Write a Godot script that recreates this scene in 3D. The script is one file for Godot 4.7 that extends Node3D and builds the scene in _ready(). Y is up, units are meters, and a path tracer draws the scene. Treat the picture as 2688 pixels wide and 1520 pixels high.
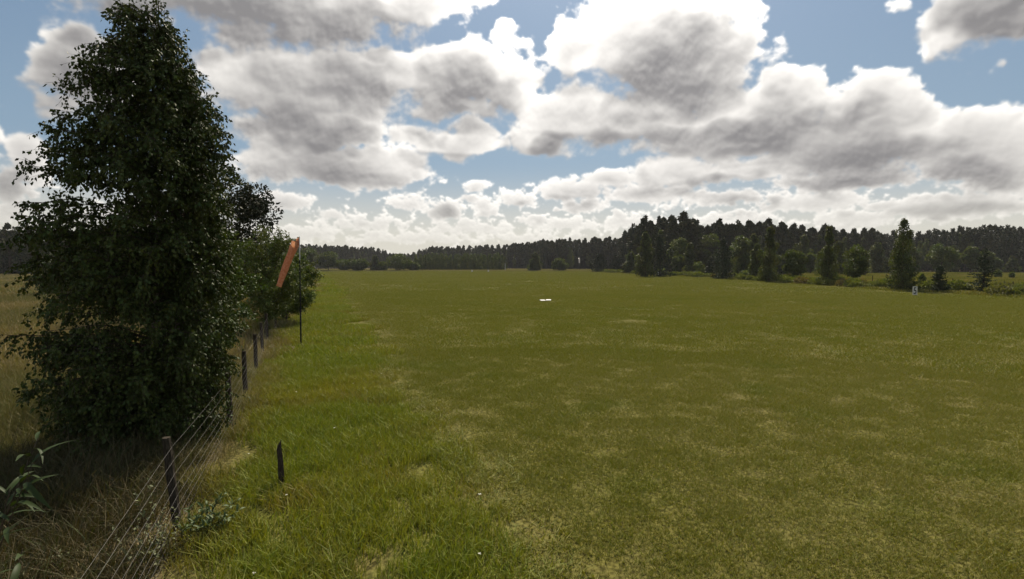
extends Node3D

# ---------------------------------------------------------------- camera numbers
const F := 1462.0            # focal length in pixels of the 2688 x 1520 photograph
const HORIZON := 696.0
const EYE := 3.6
const PITCH := 2.507
const RUN_AZ := -19.6        # bearing of the grass runway and of its fence
const SUN_AZ := 9.5
const SUN_EL := 46.4

var run_dir := Vector3.ZERO
var run_right := Vector3.ZERO
var taken := {}
var M := {}
var big_noise := FastNoiseLite.new()
var mid_noise := FastNoiseLite.new()
var streak_noise := FastNoiseLite.new()

# ---------------------------------------------------------------- small helpers
func px_dir(px: float, py: float) -> Vector3:
	var v := Vector3((px - 1344.0) / F, (760.0 - py) / F, -1.0)
	return v.rotated(Vector3.RIGHT, deg_to_rad(-PITCH))

func gp(px: float, py: float) -> Vector3:      # where the ground is met
	var d := px_dir(px, py)
	return Vector3(0, EYE, 0) + d * (EYE / maxf(-d.y, 0.0008))

func at(px: float, py: float, depth: float) -> Vector3:
	var d := px_dir(px, py)
	return Vector3(0, EYE, 0) + d * (depth / -d.z)

func lateral(p: Vector3) -> float:             # metres to the right of the camera's runway line
	return p.x * run_right.x + p.z * run_right.z

func numbered(called: String) -> String:
	if not taken.has(called):
		taken[called] = 0
		return called
	taken[called] += 1
	return "%s_%03d" % [called, taken[called]]

func tag(o: Node, label: String, category: String, group := "", kind := "") -> void:
	if label: o.set_meta("label", label)
	if category: o.set_meta("category", category)
	if group: o.set_meta("group", group)
	if kind: o.set_meta("kind", kind)

func thing(called: String, where: Vector3, label: String, category: String, group := "") -> Node3D:
	var o := Node3D.new()
	o.name = numbered(called)
	add_child(o)
	o.position = where
	tag(o, label, category, group)
	return o

func part(called: String, mesh: Mesh, mat: Material, parent: Node, kind := "") -> MeshInstance3D:
	var o := MeshInstance3D.new()
	o.name = called
	o.mesh = mesh
	o.material_override = mat
	parent.add_child(o, true)
	if kind: o.set_meta("kind", kind)
	return o

class Soup:                                    # triangles with a colour each
	var v := PackedVector3Array()
	var c := PackedColorArray()
	func tri(a: Vector3, b: Vector3, d: Vector3, k: Color) -> void:
		v.append(a); v.append(b); v.append(d)
		c.append(k); c.append(k); c.append(k)
	func quad(a: Vector3, b: Vector3, d: Vector3, e: Vector3, k: Color) -> void:
		tri(a, b, d, k)
		tri(a, d, e, k)
	func leaf(base: Vector3, tip_dir: Vector3, side: Vector3, length: float, width: float, k: Color, fold := 0.12) -> void:
		var n := tip_dir.cross(side).normalized()
		var m := base + tip_dir * (length * 0.38) + n * (fold * width)
		var l := m + side * (width * 0.5)
		var r := m - side * (width * 0.5)
		var t := base + tip_dir * length
		tri(base, l, t, k)
		tri(base, t, r, k)
	func tube(pts: PackedVector3Array, radii: PackedFloat32Array, sides: int, k: Color) -> void:
		var rings := []
		for i in pts.size():
			var d: Vector3 = (pts[mini(i + 1, pts.size() - 1)] - pts[maxi(i - 1, 0)]).normalized()
			var u := d.cross(Vector3(0.31, 0.2, 0.93)).normalized()
			var w := d.cross(u)
			var ring := PackedVector3Array()
			for s in sides:
				var a := TAU * s / sides
				ring.append(pts[i] + (u * cos(a) + w * sin(a)) * radii[i])
			rings.append(ring)
		for i in pts.size() - 1:
			for s in sides:
				var s2 := (s + 1) % sides
				quad(rings[i][s], rings[i][s2], rings[i + 1][s2], rings[i + 1][s], k)
		for s in range(1, sides - 1):
			tri(rings[-1][0], rings[-1][s], rings[-1][s + 1], k)
	func box(centre: Vector3, size: Vector3, k: Color, basis := Basis.IDENTITY) -> void:
		var h := size * 0.5
		var p := []
		for i in 8:
			p.append(centre + basis * Vector3(h.x if i & 1 else -h.x, h.y if i & 2 else -h.y, h.z if i & 4 else -h.z))
		for f in [[0, 2, 3, 1], [4, 5, 7, 6], [0, 1, 5, 4], [2, 6, 7, 3], [0, 4, 6, 2], [1, 3, 7, 5]]:
			quad(p[f[0]], p[f[1]], p[f[2]], p[f[3]], k)
	func mesh(smooth := false) -> ArrayMesh:
		if smooth:
			var st := SurfaceTool.new()
			st.begin(Mesh.PRIMITIVE_TRIANGLES)
			st.set_smooth_group(0)
			for i in v.size():
				st.set_color(c[i])
				st.add_vertex(v[i])
			st.generate_normals()
			return st.commit()
		var n := PackedVector3Array()
		n.resize(v.size())
		for i in range(0, v.size(), 3):
			var q := (v[i + 2] - v[i]).cross(v[i + 1] - v[i]).normalized()
			n[i] = q; n[i + 1] = q; n[i + 2] = q
		var a := []
		a.resize(Mesh.ARRAY_MAX)
		a[Mesh.ARRAY_VERTEX] = v
		a[Mesh.ARRAY_NORMAL] = n
		a[Mesh.ARRAY_COLOR] = c
		var m := ArrayMesh.new()
		m.add_surface_from_arrays(Mesh.PRIMITIVE_TRIANGLES, a)
		return m

func rng(s: int) -> RandomNumberGenerator:
	var r := RandomNumberGenerator.new()
	r.seed = s
	return r

func ball(r: RandomNumberGenerator) -> Vector3:
	while true:
		var p := Vector3(r.randf_range(-1, 1), r.randf_range(-1, 1), r.randf_range(-1, 1))
		if p.length_squared() < 1.0 and p.length_squared() > 0.0001: return p
	return Vector3.ZERO

func tint(k: Color, r: RandomNumberGenerator, light := 0.25, hue := 0.12) -> Color:
	var f := 1.0 + r.randf_range(-light, light)
	var h := r.randf_range(-hue, hue)
	return Color(k.r * f * (1.0 + h), k.g * f, k.b * f * (1.0 - h))

# ---------------------------------------------------------------- sky
var dens := PackedFloat32Array()
var shad := PackedFloat32Array()
const GW := 440
const GH := 150
const GSTEP := 0.25
const GAZ := -55.0
const GEL := -3.0
var n_warp := FastNoiseLite.new()
var n_fbm := FastNoiseLite.new()
var n_puff := FastNoiseLite.new()
var n_far := FastNoiseLite.new()

func az_el(x: float, y: float) -> Vector2:     # of a point of the photograph, x and y of a 2575 x 1456 view
	var d := px_dir(x * 1.0439, y * 1.0439).normalized()
	return Vector2(rad_to_deg(atan2(d.x, -d.z)), rad_to_deg(asin(d.y)))

func blob(field: PackedFloat32Array, x: float, y: float, rx: float, ry: float, top: float, low: float) -> void:
	var c := az_el(x, y)
	var ra := absf(az_el(x + rx, y).x - az_el(x - rx, y).x) * 0.5
	var re := absf(az_el(x, y - ry).y - az_el(x, y + ry).y) * 0.5
	var i0 := maxi(0, int((c.x - ra * 2.0 - GAZ) / GSTEP))
	var i1 := mini(GW - 1, int((c.x + ra * 2.0 - GAZ) / GSTEP) + 1)
	var j0 := maxi(0, int((c.y - re * 2.0 - GEL) / GSTEP))
	var j1 := mini(GH - 1, int((c.y + re * 2.0 - GEL) / GSTEP) + 1)
	for j in range(j0, j1 + 1):
		var de := (GEL + j * GSTEP - c.y) / re
		if de < 0: de *= low                   # flatter underneath
		for i in range(i0, i1 + 1):
			var da := (GAZ + i * GSTEP - c.x) / ra
			var b := top * (1.0 - sqrt(da * da + de * de))
			var n := j * GW + i
			if b > field[n]:
				field[n] = b
			elif b > field[n] - 0.2:
				field[n] += 0.05 * (b - field[n] + 0.2)

func pick(field: PackedFloat32Array, az: float, el: float) -> float:
	var x := clampf((az - GAZ) / GSTEP, 0.0, GW - 1.01)
	var y := clampf((el - GEL) / GSTEP, 0.0, GH - 1.01)
	var i := int(x)
	var j := int(y)
	var fx := x - i
	var fy := y - j
	var n := j * GW + i
	return lerpf(lerpf(field[n], field[n + 1], fx), lerpf(field[n + GW], field[n + GW + 1], fx), fy)

var base_d := 0.0
func cloud_density(az: float, el: float, q: Vector3, mixing: float, inside: float) -> float:
	# two sizes of billow: small ones low over the horizon, where the clouds are far off, large ones above
	var f := 0.0
	var p := 0.0
	var w := 0.0
	var w2 := 0.0
	if mixing > 0.0:
		var g := q * 60.0
		w = n_warp.get_noise_3dv(g) * mixing
		w2 = n_warp.get_noise_3dv(g + Vector3(31.7, 11.1, 5.3)) * mixing
		f = n_fbm.get_noise_3dv(g) * mixing
		p = n_puff.get_noise_3dv(g + Vector3(w, w2, w - w2) * 1.5) * mixing
	if mixing < 1.0:
		var g := q * 170.0 + Vector3(17, 3, 29)
		var m := 1.0 - mixing
		f += n_fbm.get_noise_3dv(g) * m
		p += n_puff.get_noise_3dv(g) * m
	var d := -1.0
	if inside > 0.0:
		d = pick(dens, az + w * 2.0, el + w2 * 1.4)
	if inside < 1.0:
		var g := n_far.get_noise_3dv(q * lerpf(130.0, 60.0, mixing)) * 1.7 - 0.12
		d = lerpf(g, d, inside)
	if mixing < 0.8:
		var g := n_far.get_noise_3dv(q * 300.0 * Vector3(1, 1.6, 1)) * 1.6 - 0.38
		d = maxf(d, lerpf(g, -1.0, smoothstep(0.0, 0.8, mixing)))
	base_d = d
	return d + 0.07 + 0.60 * f - 0.34 * (p + 0.62)

func sky_color(az: float, el: float) -> Color:
	var a := deg_to_rad(az)
	var e := deg_to_rad(el)
	var eye := Vector3(sin(a) * cos(e), sin(e), -cos(a) * cos(e))
	var sa := deg_to_rad(SUN_AZ)
	var se := deg_to_rad(SUN_EL)
	var sun := Vector3(sin(sa) * cos(se), sin(se), -cos(sa) * cos(se))
	var ang := rad_to_deg(acos(clampf(eye.dot(sun), -1.0, 1.0)))
	var glow := exp(-ang / 22.0)
	# clear air
	var t := clampf(el / 26.0, 0.0, 1.0)
	var top := Color(0.155, 0.275, 0.455)
	var mid := Color(0.30, 0.44, 0.575)
	var low := Color(0.80, 0.765, 0.655)
	var air := low.lerp(mid, smoothstep(0.05, 0.42, t)).lerp(top, smoothstep(0.2, 1.0, t) * 0.92)
	air = air.lerp(Color(1.0, 1.0, 1.0), glow * 0.55) * (0.82 + 0.75 * glow)
	# clouds
	var q := Vector3(eye.x, eye.y * 1.2, eye.z)
	var mixing := smoothstep(4.0, 13.0, el)
	var size := lerpf(0.35, 1.0, mixing)
	var inside := smoothstep(50.0, 45.0, absf(az)) * smoothstep(31.0, 28.0, el)
	var d := cloud_density(az, el, q, mixing, inside)
	var smooth_d := lerpf(d, base_d, 0.6)
	# the side of a cloud that looks to the sun is crisp and bright, its underside soft and grey
	var lit := 1.0
	if inside > 0.0:
		lit = lerpf(1.0, smoothstep(-0.30, 0.12, pick(dens, az, el) - pick(dens, az + clampf(SUN_AZ - az, -20.0, 20.0) * 0.06 * size, el + 2.4 * size)), inside * mixing)
	var alpha := smoothstep(0.0, lerpf(0.40, 0.20, lit), d)
	if alpha > 0.0:
		var to_sun := (sun - eye * sun.dot(eye)).normalized()
		var q2 := q + Vector3(to_sun.x, to_sun.y * 1.2, to_sun.z) * 0.007 * size
		var daz := to_sun.dot(Vector3(cos(a), 0, sin(a))) * 0.4 * size
		var d2 := cloud_density(az + daz, el + 0.35 * size, q2, mixing, inside)
		var relief := clampf((d - d2) * 4.0, -0.6, 0.9)
		var sh := smoothstep(0.25, 0.8, d) * 0.7
		if inside > 0.0:
			var wx := n_warp.get_noise_3dv(q * 70.0 + Vector3(5, 8, 1)) * 3.2 * size
			var wy := n_warp.get_noise_3dv(q * 70.0 + Vector3(9, 4, 7)) * 2.2 * size
			sh = lerpf(sh, clampf(pick(shad, az + wx, el + wy) * 1.35, 0.0, 1.15), inside)
		var thick := smoothstep(0.0, 0.5, smooth_d)
		var tau := clampf(smooth_d, 0.0, 1.2) * 0.75 + sh * thick * 1.3
		var lum := exp(-1.35 * tau) * lerpf(0.45, 1.0, lit) + relief * lerpf(0.32, 0.10, thick)
		var bright := Color(1.0, 0.965, 0.91) * (0.78 + 2.9 * glow)
		var grey := Color(0.285, 0.277, 0.280) * (0.80 + 1.0 * glow)
		var k := grey.lerp(bright, clampf(lum, 0.0, 1.1))
		# far clouds pale into the horizon haze
		k = k.lerp(low * (0.9 + 0.7 * glow), smoothstep(8.0, 0.0, el) * 0.5)
		air = air.lerp(k, alpha * lerpf(1.0, 0.72, smoothstep(7.0, 1.0, el)))
	return air

func build_sky() -> Sky:
	n_warp.seed = 5; n_warp.frequency = 0.16; n_warp.fractal_octaves = 3
	n_fbm.seed = 11; n_fbm.frequency = 0.22; n_fbm.fractal_octaves = 6; n_fbm.fractal_gain = 0.58
	n_puff.seed = 23; n_puff.noise_type = FastNoiseLite.TYPE_CELLULAR; n_puff.frequency = 0.42
	n_puff.cellular_return_type = FastNoiseLite.RETURN_DISTANCE; n_puff.fractal_octaves = 3; n_puff.fractal_gain = 0.5
	n_far.seed = 37; n_far.frequency = 0.045; n_far.fractal_octaves = 3
	dens.resize(GW * GH); dens.fill(-1.0)
	shad.resize(GW * GH); shad.fill(0.0)
	# masses of cloud: x, y, half width, half height of the 2575 x 1456 view, density, flatness below
	for b in [
		[620, -30, 560, 160, 1.0, 1.0], [1040, 10, 150, 85, 0.9, 1.0], [200, 190, 150, 120, 0.9, 1.0], [120, 260, 60, 60, 0.6, 1.0],
		[770, 215, 260, 110, 1.0, 1.1], [1130, 190, 220, 95, 1.0, 1.2], [1000, 170, 130, 60, 0.8, 1.0], [800, 330, 180, 85, 1.0, 1.3],
		[1160, 265, 150, 50, 0.8, 1.2], [1140, 360, 140, 55, 0.9, 1.6], [860, 430, 250, 65, 1.0, 1.5], [700, 400, 100, 70, 0.8, 1.4],
		[1620, 110, 250, 150, 1.0, 1.0], [1720, 170, 190, 140, 1.0, 1.0], [1660, 40, 170, 70, 0.8, 1.0], [1450, 140, 110, 80, 0.8, 1.0],
		[1450, 300, 210, 95, 1.0, 1.2], [1360, 360, 90, 55, 0.8, 1.4], [1270, 220, 100, 90, 0.8, 1.2], [1640, 300, 180, 100, 0.9, 1.3],
		[1880, 320, 250, 110, 1.0, 1.3], [1990, 230, 130, 60, 0.9, 1.2], [2170, 270, 150, 80, 0.9, 1.2], [2150, 370, 280, 100, 1.0, 1.4],
		[1850, 360, 300, 60, 0.9, 1.5], [2420, 370, 190, 120, 1.0, 1.3], [2540, 400, 160, 120, 0.8, 1.2], [2270, 290, 70, 60, 0.8, 1.2], [2130, 450, 230, 45, 0.9, 1.4],
		[2500, 20, 190, 95, 1.0, 1.0], [2260, 15, 70, 30, 0.6, 1.0], [2355, 105, 34, 30, 0.5, 1.0], [2445, 165, 24, 18, 0.45, 1.0], [2520, 172, 24, 20, 0.45, 1.0],
		[1265, 75, 40, 26, 0.55, 1.0], [75, 410, 55, 85, 0.8, 1.2], [20, 470, 60, 60, 0.7, 1.2], [30, 535, 70, 35, 0.7, 1.3], [-60, 350, 60, 90, 0.7, 1.0],
		[1440, 480, 115, 40, 0.9, 1.7], [1520, 450, 110, 48, 0.9, 1.6], [1700, 440, 130, 55, 0.9, 1.5], [1900, 430, 200, 45, 0.9, 1.5], [1640, 490, 160, 35, 0.8, 1.6],
		[1190, 470, 44, 26, 0.8, 1.6], [1035, 512, 68, 32, 0.8, 1.7], [1120, 530, 60, 40, 0.8, 1.5], [1215, 520, 40, 26, 0.8, 1.6], [1300, 505, 62, 30, 0.8, 1.6],
		[710, 512, 95, 38, 0.9, 1.6], [840, 540, 60, 25, 0.7, 1.5], [1470, 520, 70, 25, 0.7, 1.5], [1800, 500, 160, 30, 0.8, 1.4], [2050, 510, 170, 35, 0.8, 1.4],
		[2400, 520, 260, 45, 0.9, 1.3], [2150, 550, 180, 30, 0.7, 1.3], [920, 565, 130, 26, 0.6, 1.4], [1180, 575, 150, 26, 0.6, 1.4], [1420, 565, 120, 26, 0.6, 1.4], [750, 590, 120, 26, 0.6, 1.4],
		[1600, 560, 130, 26, 0.6, 1.4], [1060, 600, 180, 20, 0.55, 1.4], [1330, 600, 140, 18, 0.55, 1.4], [1850, 550, 130, 24, 0.6, 1.4]]:
		blob(dens, b[0], b[1], b[2] * (1.12 if b[3] > 50 else 1.0), b[3] * (1.12 if b[3] > 50 else 0.95), b[4] * (1.0 if b[3] > 34 else 0.75), b[5])
	# their thick grey hearts and bases
	for b in [
		[620, 40, 330, 85, 1.0], [880, 60, 190, 75, 0.95], [250, 40, 260, 75, 1.25], [200, 190, 130, 100, 0.8],
		[880, 210, 150, 70, 0.8], [1170, 225, 100, 75, 0.75], [690, 190, 120, 60, 0.45], [780, 335, 170, 55, 1.05], [640, 340, 70, 60, 0.6],
		[1060, 345, 60, 40, 0.6], [830, 430, 120, 50, 0.9], [690, 440, 60, 40, 0.5], [930, 455, 120, 25, 0.5],
		[1700, 190, 170, 105, 0.95], [1760, 120, 110, 70, 0.7], [1620, 250, 120, 60, 0.7], [1365, 365, 70, 42, 0.8], [1560, 350, 100, 40, 0.5],
		[1900, 345, 320, 50, 0.95], [2150, 400, 220, 60, 1.0], [1980, 290, 90, 60, 0.6], [2150, 455, 200, 28, 0.9], [2150, 300, 80, 50, 0.6],
		[2420, 455, 160, 48, 0.9], [2330, 390, 90, 50, 0.45], [2530, 40, 170, 90, 1.2], [1440, 505, 80, 22, 0.6], [1830, 475, 140, 22, 0.8],
		[1880, 515, 90, 24, 0.8], [1640, 470, 110, 25, 0.4], [1120, 545, 40, 20, 0.7], [20, 470, 60, 50, 0.7], [2420, 535, 220, 20, 0.6], [1190, 485, 30, 10, 0.5], [1300, 520, 40, 12, 0.5]]:
		blob(shad, b[0], b[1], b[2] * 1.25, b[3] * 1.25, b[4], 1.0)
	var coarse := Image.create_empty(1024, 512, false, Image.FORMAT_RGBF)
	for j in 258:
		var el := 90.0 - (j + 0.5) * 180.0 / 512.0
		for i in 1024:
			coarse.set_pixel((i + 512) % 1024, j, sky_color(((i + 0.5) / 1024.0 - 0.5) * 360.0, maxf(el, 0.3)))
	for j in range(258, 512):
		for i in 1024:
			coarse.set_pixel(i, j, Color(0.12, 0.12, 0.06))
	coarse.resize(4096, 2048, Image.INTERPOLATE_BILINEAR)
	for j in range(700, 1030):
		var el := 90.0 - (j + 0.5) * 180.0 / 2048.0
		for i in range(1500, 2597):
			coarse.set_pixel((i + 2048) % 4096, j, sky_color(((i + 0.5) / 4096.0 - 0.5) * 360.0, maxf(el, 0.1)))
	var pm := PanoramaSkyMaterial.new()
	pm.panorama = ImageTexture.create_from_image(coarse)
	var sky := Sky.new()
	sky.sky_material = pm
	return sky

# ---------------------------------------------------------------- materials
func noise_tex(freq: float, s: int, ramp: Array, size := 512, octaves := 5, normal := false) -> NoiseTexture2D:
	var n := FastNoiseLite.new()
	n.seed = s
	n.frequency = freq
	n.fractal_octaves = octaves
	var t := NoiseTexture2D.new()
	t.width = size; t.height = size
	t.seamless = true
	t.noise = n
	t.generate_mipmaps = false
	if normal:
		t.as_normal_map = true
		t.bump_strength = 6.0
	elif ramp.size():
		var g := Gradient.new()
		g.offsets = PackedFloat32Array([0.25, 0.5, 0.75])
		g.colors = PackedColorArray(ramp)
		t.color_ramp = g
	return t

func flat(k: Color, rough := 0.8, metal := 0.0) -> StandardMaterial3D:
	var m := StandardMaterial3D.new()
	m.albedo_color = k.linear_to_srgb()
	m.roughness = rough
	m.metallic = metal
	return m

func foliage(rough: float, back: float, spec := 0.5) -> StandardMaterial3D:
	var m := StandardMaterial3D.new()
	m.vertex_color_use_as_albedo = true
	m.roughness = rough
	m.metallic_specular = spec
	m.cull_mode = BaseMaterial3D.CULL_DISABLED
	if back > 0.0:
		m.backlight_enabled = true
		m.backlight = Color(back, back, back * 0.45)
	return m

func wood(a: Color, b: Color, c: Color, s: int) -> StandardMaterial3D:
	var m := StandardMaterial3D.new()
	m.albedo_texture = noise_tex(0.02, s, [a.linear_to_srgb(), b.linear_to_srgb(), c.linear_to_srgb()])
	m.uv1_triplanar = true
	m.uv1_scale = Vector3(6.0, 0.7, 6.0)
	m.roughness = 0.95
	m.metallic_specular = 0.15
	m.normal_enabled = true
	m.normal_texture = noise_tex(0.03, s + 1, [], 512, 5, true)
	return m

func make_materials() -> void:
	M.grass = foliage(0.62, 0.75, 0.2)
	M.straw = foliage(0.65, 0.6, 0.2)
	M.leaf = foliage(0.55, 0.42, 0.25)
	M.leaf_bush = foliage(0.55, 0.6, 0.25)
	M.crown = foliage(0.6, 0.8, 0.3)
	M.conifer = foliage(0.7, 0.12, 0.25)
	M.ground = foliage(0.95, 0.0, 0.1)
	M.ground.albedo_texture = noise_tex(0.03, 77, [Color(0.62, 0.62, 0.62), Color(0.84, 0.84, 0.84), Color(1, 1, 1)], 1024, 6)
	M.ground.uv1_triplanar = true
	M.ground.uv1_world_triplanar = true
	M.ground.uv1_scale = Vector3(0.31, 0.31, 0.31)
	M.post = wood(Color(0.021, 0.017, 0.012), Color(0.038, 0.031, 0.023), Color(0.075, 0.062, 0.048), 3)
	M.stake = wood(Color(0.025, 0.019, 0.014), Color(0.045, 0.034, 0.025), Color(0.08, 0.064, 0.05), 8)
	M.bark = wood(Color(0.03, 0.024, 0.018), Color(0.06, 0.047, 0.035), Color(0.1, 0.08, 0.06), 12)
	M.birch_bark = wood(Color(0.035, 0.03, 0.024), Color(0.12, 0.10, 0.08), Color(0.26, 0.23, 0.19), 15)
	M.birch_bark.uv1_scale = Vector3(1.5, 6.0, 1.5)
	M.wire = flat(Color(0.10, 0.095, 0.088), 0.7, 0.2)
	M.black_pole = flat(Color(0.014, 0.014, 0.014), 0.85)
	M.black_pole.metallic_specular = 0.15
	M.grey_pole = flat(Color(0.42, 0.41, 0.38), 0.45, 0.3)
	M.white = flat(Color(0.58, 0.57, 0.52), 0.7)
	M.black = flat(Color(0.012, 0.012, 0.012), 0.6)
	var c := StandardMaterial3D.new()
	c.albedo_texture = noise_tex(0.012, 41, [Color(0.44, 0.19, 0.09).linear_to_srgb(), Color(0.52, 0.25, 0.13).linear_to_srgb(), Color(0.55, 0.32, 0.20).linear_to_srgb()])
	c.uv1_triplanar = true
	c.uv1_scale = Vector3(1.2, 1.2, 1.2)
	c.roughness = 0.8
	c.cull_mode = BaseMaterial3D.CULL_DISABLED
	c.backlight_enabled = true
	c.backlight = Color(0.9, 0.9, 0.9)
	M.sock = c
	var w := StandardMaterial3D.new()
	w.albedo_color = Color(0.70, 0.66, 0.63)
	w.roughness = 0.8
	w.cull_mode = BaseMaterial3D.CULL_DISABLED
	w.backlight_enabled = true
	w.backlight = Color(0.9, 0.9, 0.9)
	M.white_sock = w

# ---------------------------------------------------------------- ground and grass
func edge_right(depth: float) -> float:        # x of the mown field's far side, at a depth along the view
	var p := [[0.0, 38.0], [63.0, 58.5], [79.0, 55.3], [109.0, 55.6], [150.0, 57.0], [292.0, 45.2], [330.0, 42.0], [1000.0, -10.0]]
	for i in p.size() - 1:
		if depth < p[i + 1][0]:
			return lerpf(p[i][1], p[i + 1][1], (depth - p[i][0]) / (p[i + 1][0] - p[i][0]))
	return -10.0

func mown_edge(p: Vector3) -> float:
	return 3.05 + 0.55 * mid_noise.get_noise_2d(p.x * 0.5, p.z * 0.5) + 0.5 * big_noise.get_noise_2d(p.x, p.z)

# 0 mown, 1 verge, 2 dry meadow left of the fence, 3 meadow beyond the right edge, 4 far meadow
func zone(p: Vector3) -> int:
	var s := lateral(p)
	if s < -1.75: return 2
	var depth := -p.z
	if depth > 326.0 + 6.0 * big_noise.get_noise_1d(p.x): return 4
	if s < mown_edge(p): return 1
	if p.x > edge_right(depth) + 1.6 * mid_noise.get_noise_2d(p.x * 0.2, p.z * 0.2): return 3
	return 0

func dryness(p: Vector3) -> float:             # pale dry patches of the mown field
	var n := big_noise.get_noise_2d(p.x, p.z) * 0.5 + mid_noise.get_noise_2d(p.x, p.z) * 0.16
	n -= 0.12
	# tracks of the mower and of wheels run along the field
	var along := p.dot(run_dir)
	n += 0.12 * streak_noise.get_noise_2d(lateral(p) * 1.0, along * 0.06)
	return clampf(0.40 + n, 0.0, 1.0)

func mown_color(p: Vector3) -> Color:
	var g := Color(0.166, 0.168, 0.030)
	var dry := Color(0.250, 0.215, 0.080)
	var lush := Color(0.142, 0.160, 0.025)
	var k := g.lerp(dry, dryness(p) * 0.55)
	return k.lerp(lush, smoothstep(0.25, 0.6, mid_noise.get_noise_2d(p.x * 0.7 + 90.0, p.z * 0.7)) * 0.7)

func verge_color(p: Vector3) -> Color:
	var g := Color(0.180, 0.205, 0.034)
	var y := Color(0.235, 0.222, 0.042)
	var brown := Color(0.21, 0.165, 0.06)
	var patch := big_noise.get_noise_2d(p.x * 3.0 + 40.0, p.z * 3.0)   # patches of different grasses
	var k := g.lerp(y, smoothstep(-0.10, 0.7, patch))
	k = k.lerp(brown, smoothstep(0.25, 0.6, mid_noise.get_noise_2d(p.x * 1.6 + 20.0, p.z * 1.6)) * 0.6)
	# worn, drier turf toward the mown edge, brown stalks along the fence
	var s := lateral(p)
	k = k.lerp(Color(0.22, 0.19, 0.06), smoothstep(1.3, 0.2, mown_edge(p) - s) * 0.5)
	return k.lerp(Color(0.21, 0.155, 0.07), smoothstep(-0.7, -1.7, s) * 0.6)

func meadow_color(p: Vector3) -> Color:
	var a := Color(0.25, 0.195, 0.105)
	var b := Color(0.165, 0.145, 0.068)
	var k := a.lerp(b, smoothstep(-0.3, 0.4, big_noise.get_noise_2d(p.x * 2.0, p.z * 2.0)))
	return k

func right_color(p: Vector3) -> Color:
	var a := Color(0.16, 0.155, 0.04)
	var b := Color(0.22, 0.185, 0.075)
	return a.lerp(b, smoothstep(-0.3, 0.5, big_noise.get_noise_2d(p.x, p.z)))

func far_color(_p: Vector3) -> Color:
	return Color(0.27, 0.23, 0.11)

func zone_color(p: Vector3) -> Color:
	match zone(p):
		1: return verge_color(p)
		2: return meadow_color(p)
		3: return right_color(p)
		4: return far_color(p)
	return mown_color(p)

func build_ground() -> void:
	var rings := PackedFloat32Array()
	var r := 0.6
	while r < 2600.0:
		rings.append(r)
		r = r * 1.028 + 0.05
	var sides := 420
	var v := PackedVector3Array()
	var c := PackedColorArray()
	var n := PackedVector3Array()
	var idx := PackedInt32Array()
	v.append(Vector3.ZERO); c.append(Color(0.08, 0.07, 0.035)); n.append(Vector3.UP)
	for k in rings.size():
		for s in sides:
			var a := TAU * s / sides
			var p := Vector3(sin(a), 0, -cos(a)) * rings[k]
			v.append(p)
			n.append(Vector3.UP)
			var z := zone_color(p)
			c.append(Color(0.085, 0.066, 0.034).lerp(z, 0.5))
	for s in sides:
		idx.append_array([0, 1 + s, 1 + (s + 1) % sides])
	for k in rings.size() - 1:
		for s in sides:
			var a0 := 1 + k * sides + s
			var a1 := 1 + k * sides + (s + 1) % sides
			idx.append_array([a0, a0 + sides, a1 + sides, a0, a1 + sides, a1])
	var arr := []
	arr.resize(Mesh.ARRAY_MAX)
	arr[Mesh.ARRAY_VERTEX] = v
	arr[Mesh.ARRAY_NORMAL] = n
	arr[Mesh.ARRAY_COLOR] = c
	arr[Mesh.ARRAY_INDEX] = idx
	var m := ArrayMesh.new()
	m.add_surface_from_arrays(Mesh.PRIMITIVE_TRIANGLES, arr)
	var g := part("ground", m, M.ground, self)
	tag(g, "flat grass airfield ground with dry patches reaching to the woods", "ground", "", "structure")

# A round patch of blades. tall: blade height range, w: blade width, flat share lies down.
func patch_mesh(s: int, radius: float, count: int, h0: float, h1: float, w: float, bend: float, spread: Array, seeds := 0.0) -> ArrayMesh:
	var r := rng(s)
	var q := Soup.new()
	var clump := FastNoiseLite.new()
	clump.seed = s
	clump.frequency = 1.6 / radius
	for i in count:
		var a := r.randf() * TAU
		var d := sqrt(r.randf()) * radius
		var p := Vector3(cos(a) * d, 0, sin(a) * d)
		var cl := clump.get_noise_2d(p.x, p.z)
		var h := lerpf(h0, h1, clampf(r.randf() * 0.75 + 0.25 + cl * 0.6, 0.0, 1.2))
		var lean := Vector3(r.randfn(), 0, r.randfn()) * bend * h
		var sd := Vector3(r.randfn(), 0, r.randfn()).normalized() * w * 0.5 * r.randf_range(0.6, 1.3)
		var k: Color = spread[r.randi() % spread.size()]
		k = tint(k, r, 0.30, 0.10)
		var mid := p + Vector3(0, h * 0.6, 0) + lean * 0.35
		var tip := p + Vector3(0, h * r.randf_range(0.8, 1.0), 0) + lean
		if h1 > 0.14:
			q.quad(p - sd, p + sd, mid + sd * 0.8, mid - sd * 0.8, k)
			q.tri(mid - sd * 0.8, mid + sd * 0.8, tip, k)
			if seeds > 0.0 and r.randf() < seeds:
				var hd := Vector3(r.randfn(), r.randfn(), r.randfn()).normalized() * w * 0.7
				var sk := tint(Color(1.5, 1.35, 1.4), r)
				q.quad(tip - hd, tip + Vector3(0, -h * 0.12, 0) + lean * 0.1, tip + hd, tip + Vector3(0, h * 0.1, 0) + lean * 0.15, sk)
		else:
			q.tri(p - sd, p + sd, tip, k)
	return q.mesh()

func herbage(p: Vector3) -> bool:  # strip by the near fence where stalks are coloured darker as shade
	var along := p.dot(run_dir) + 0.9 * mid_noise.get_noise_2d(p.x, p.z)
	var s := lateral(p) + 0.8 * mid_noise.get_noise_2d(p.x + 30.0, p.z)
	return s > -5.6 and along < 11.5

func not_herbage(p: Vector3) -> bool:
	return not herbage(p)

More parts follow.
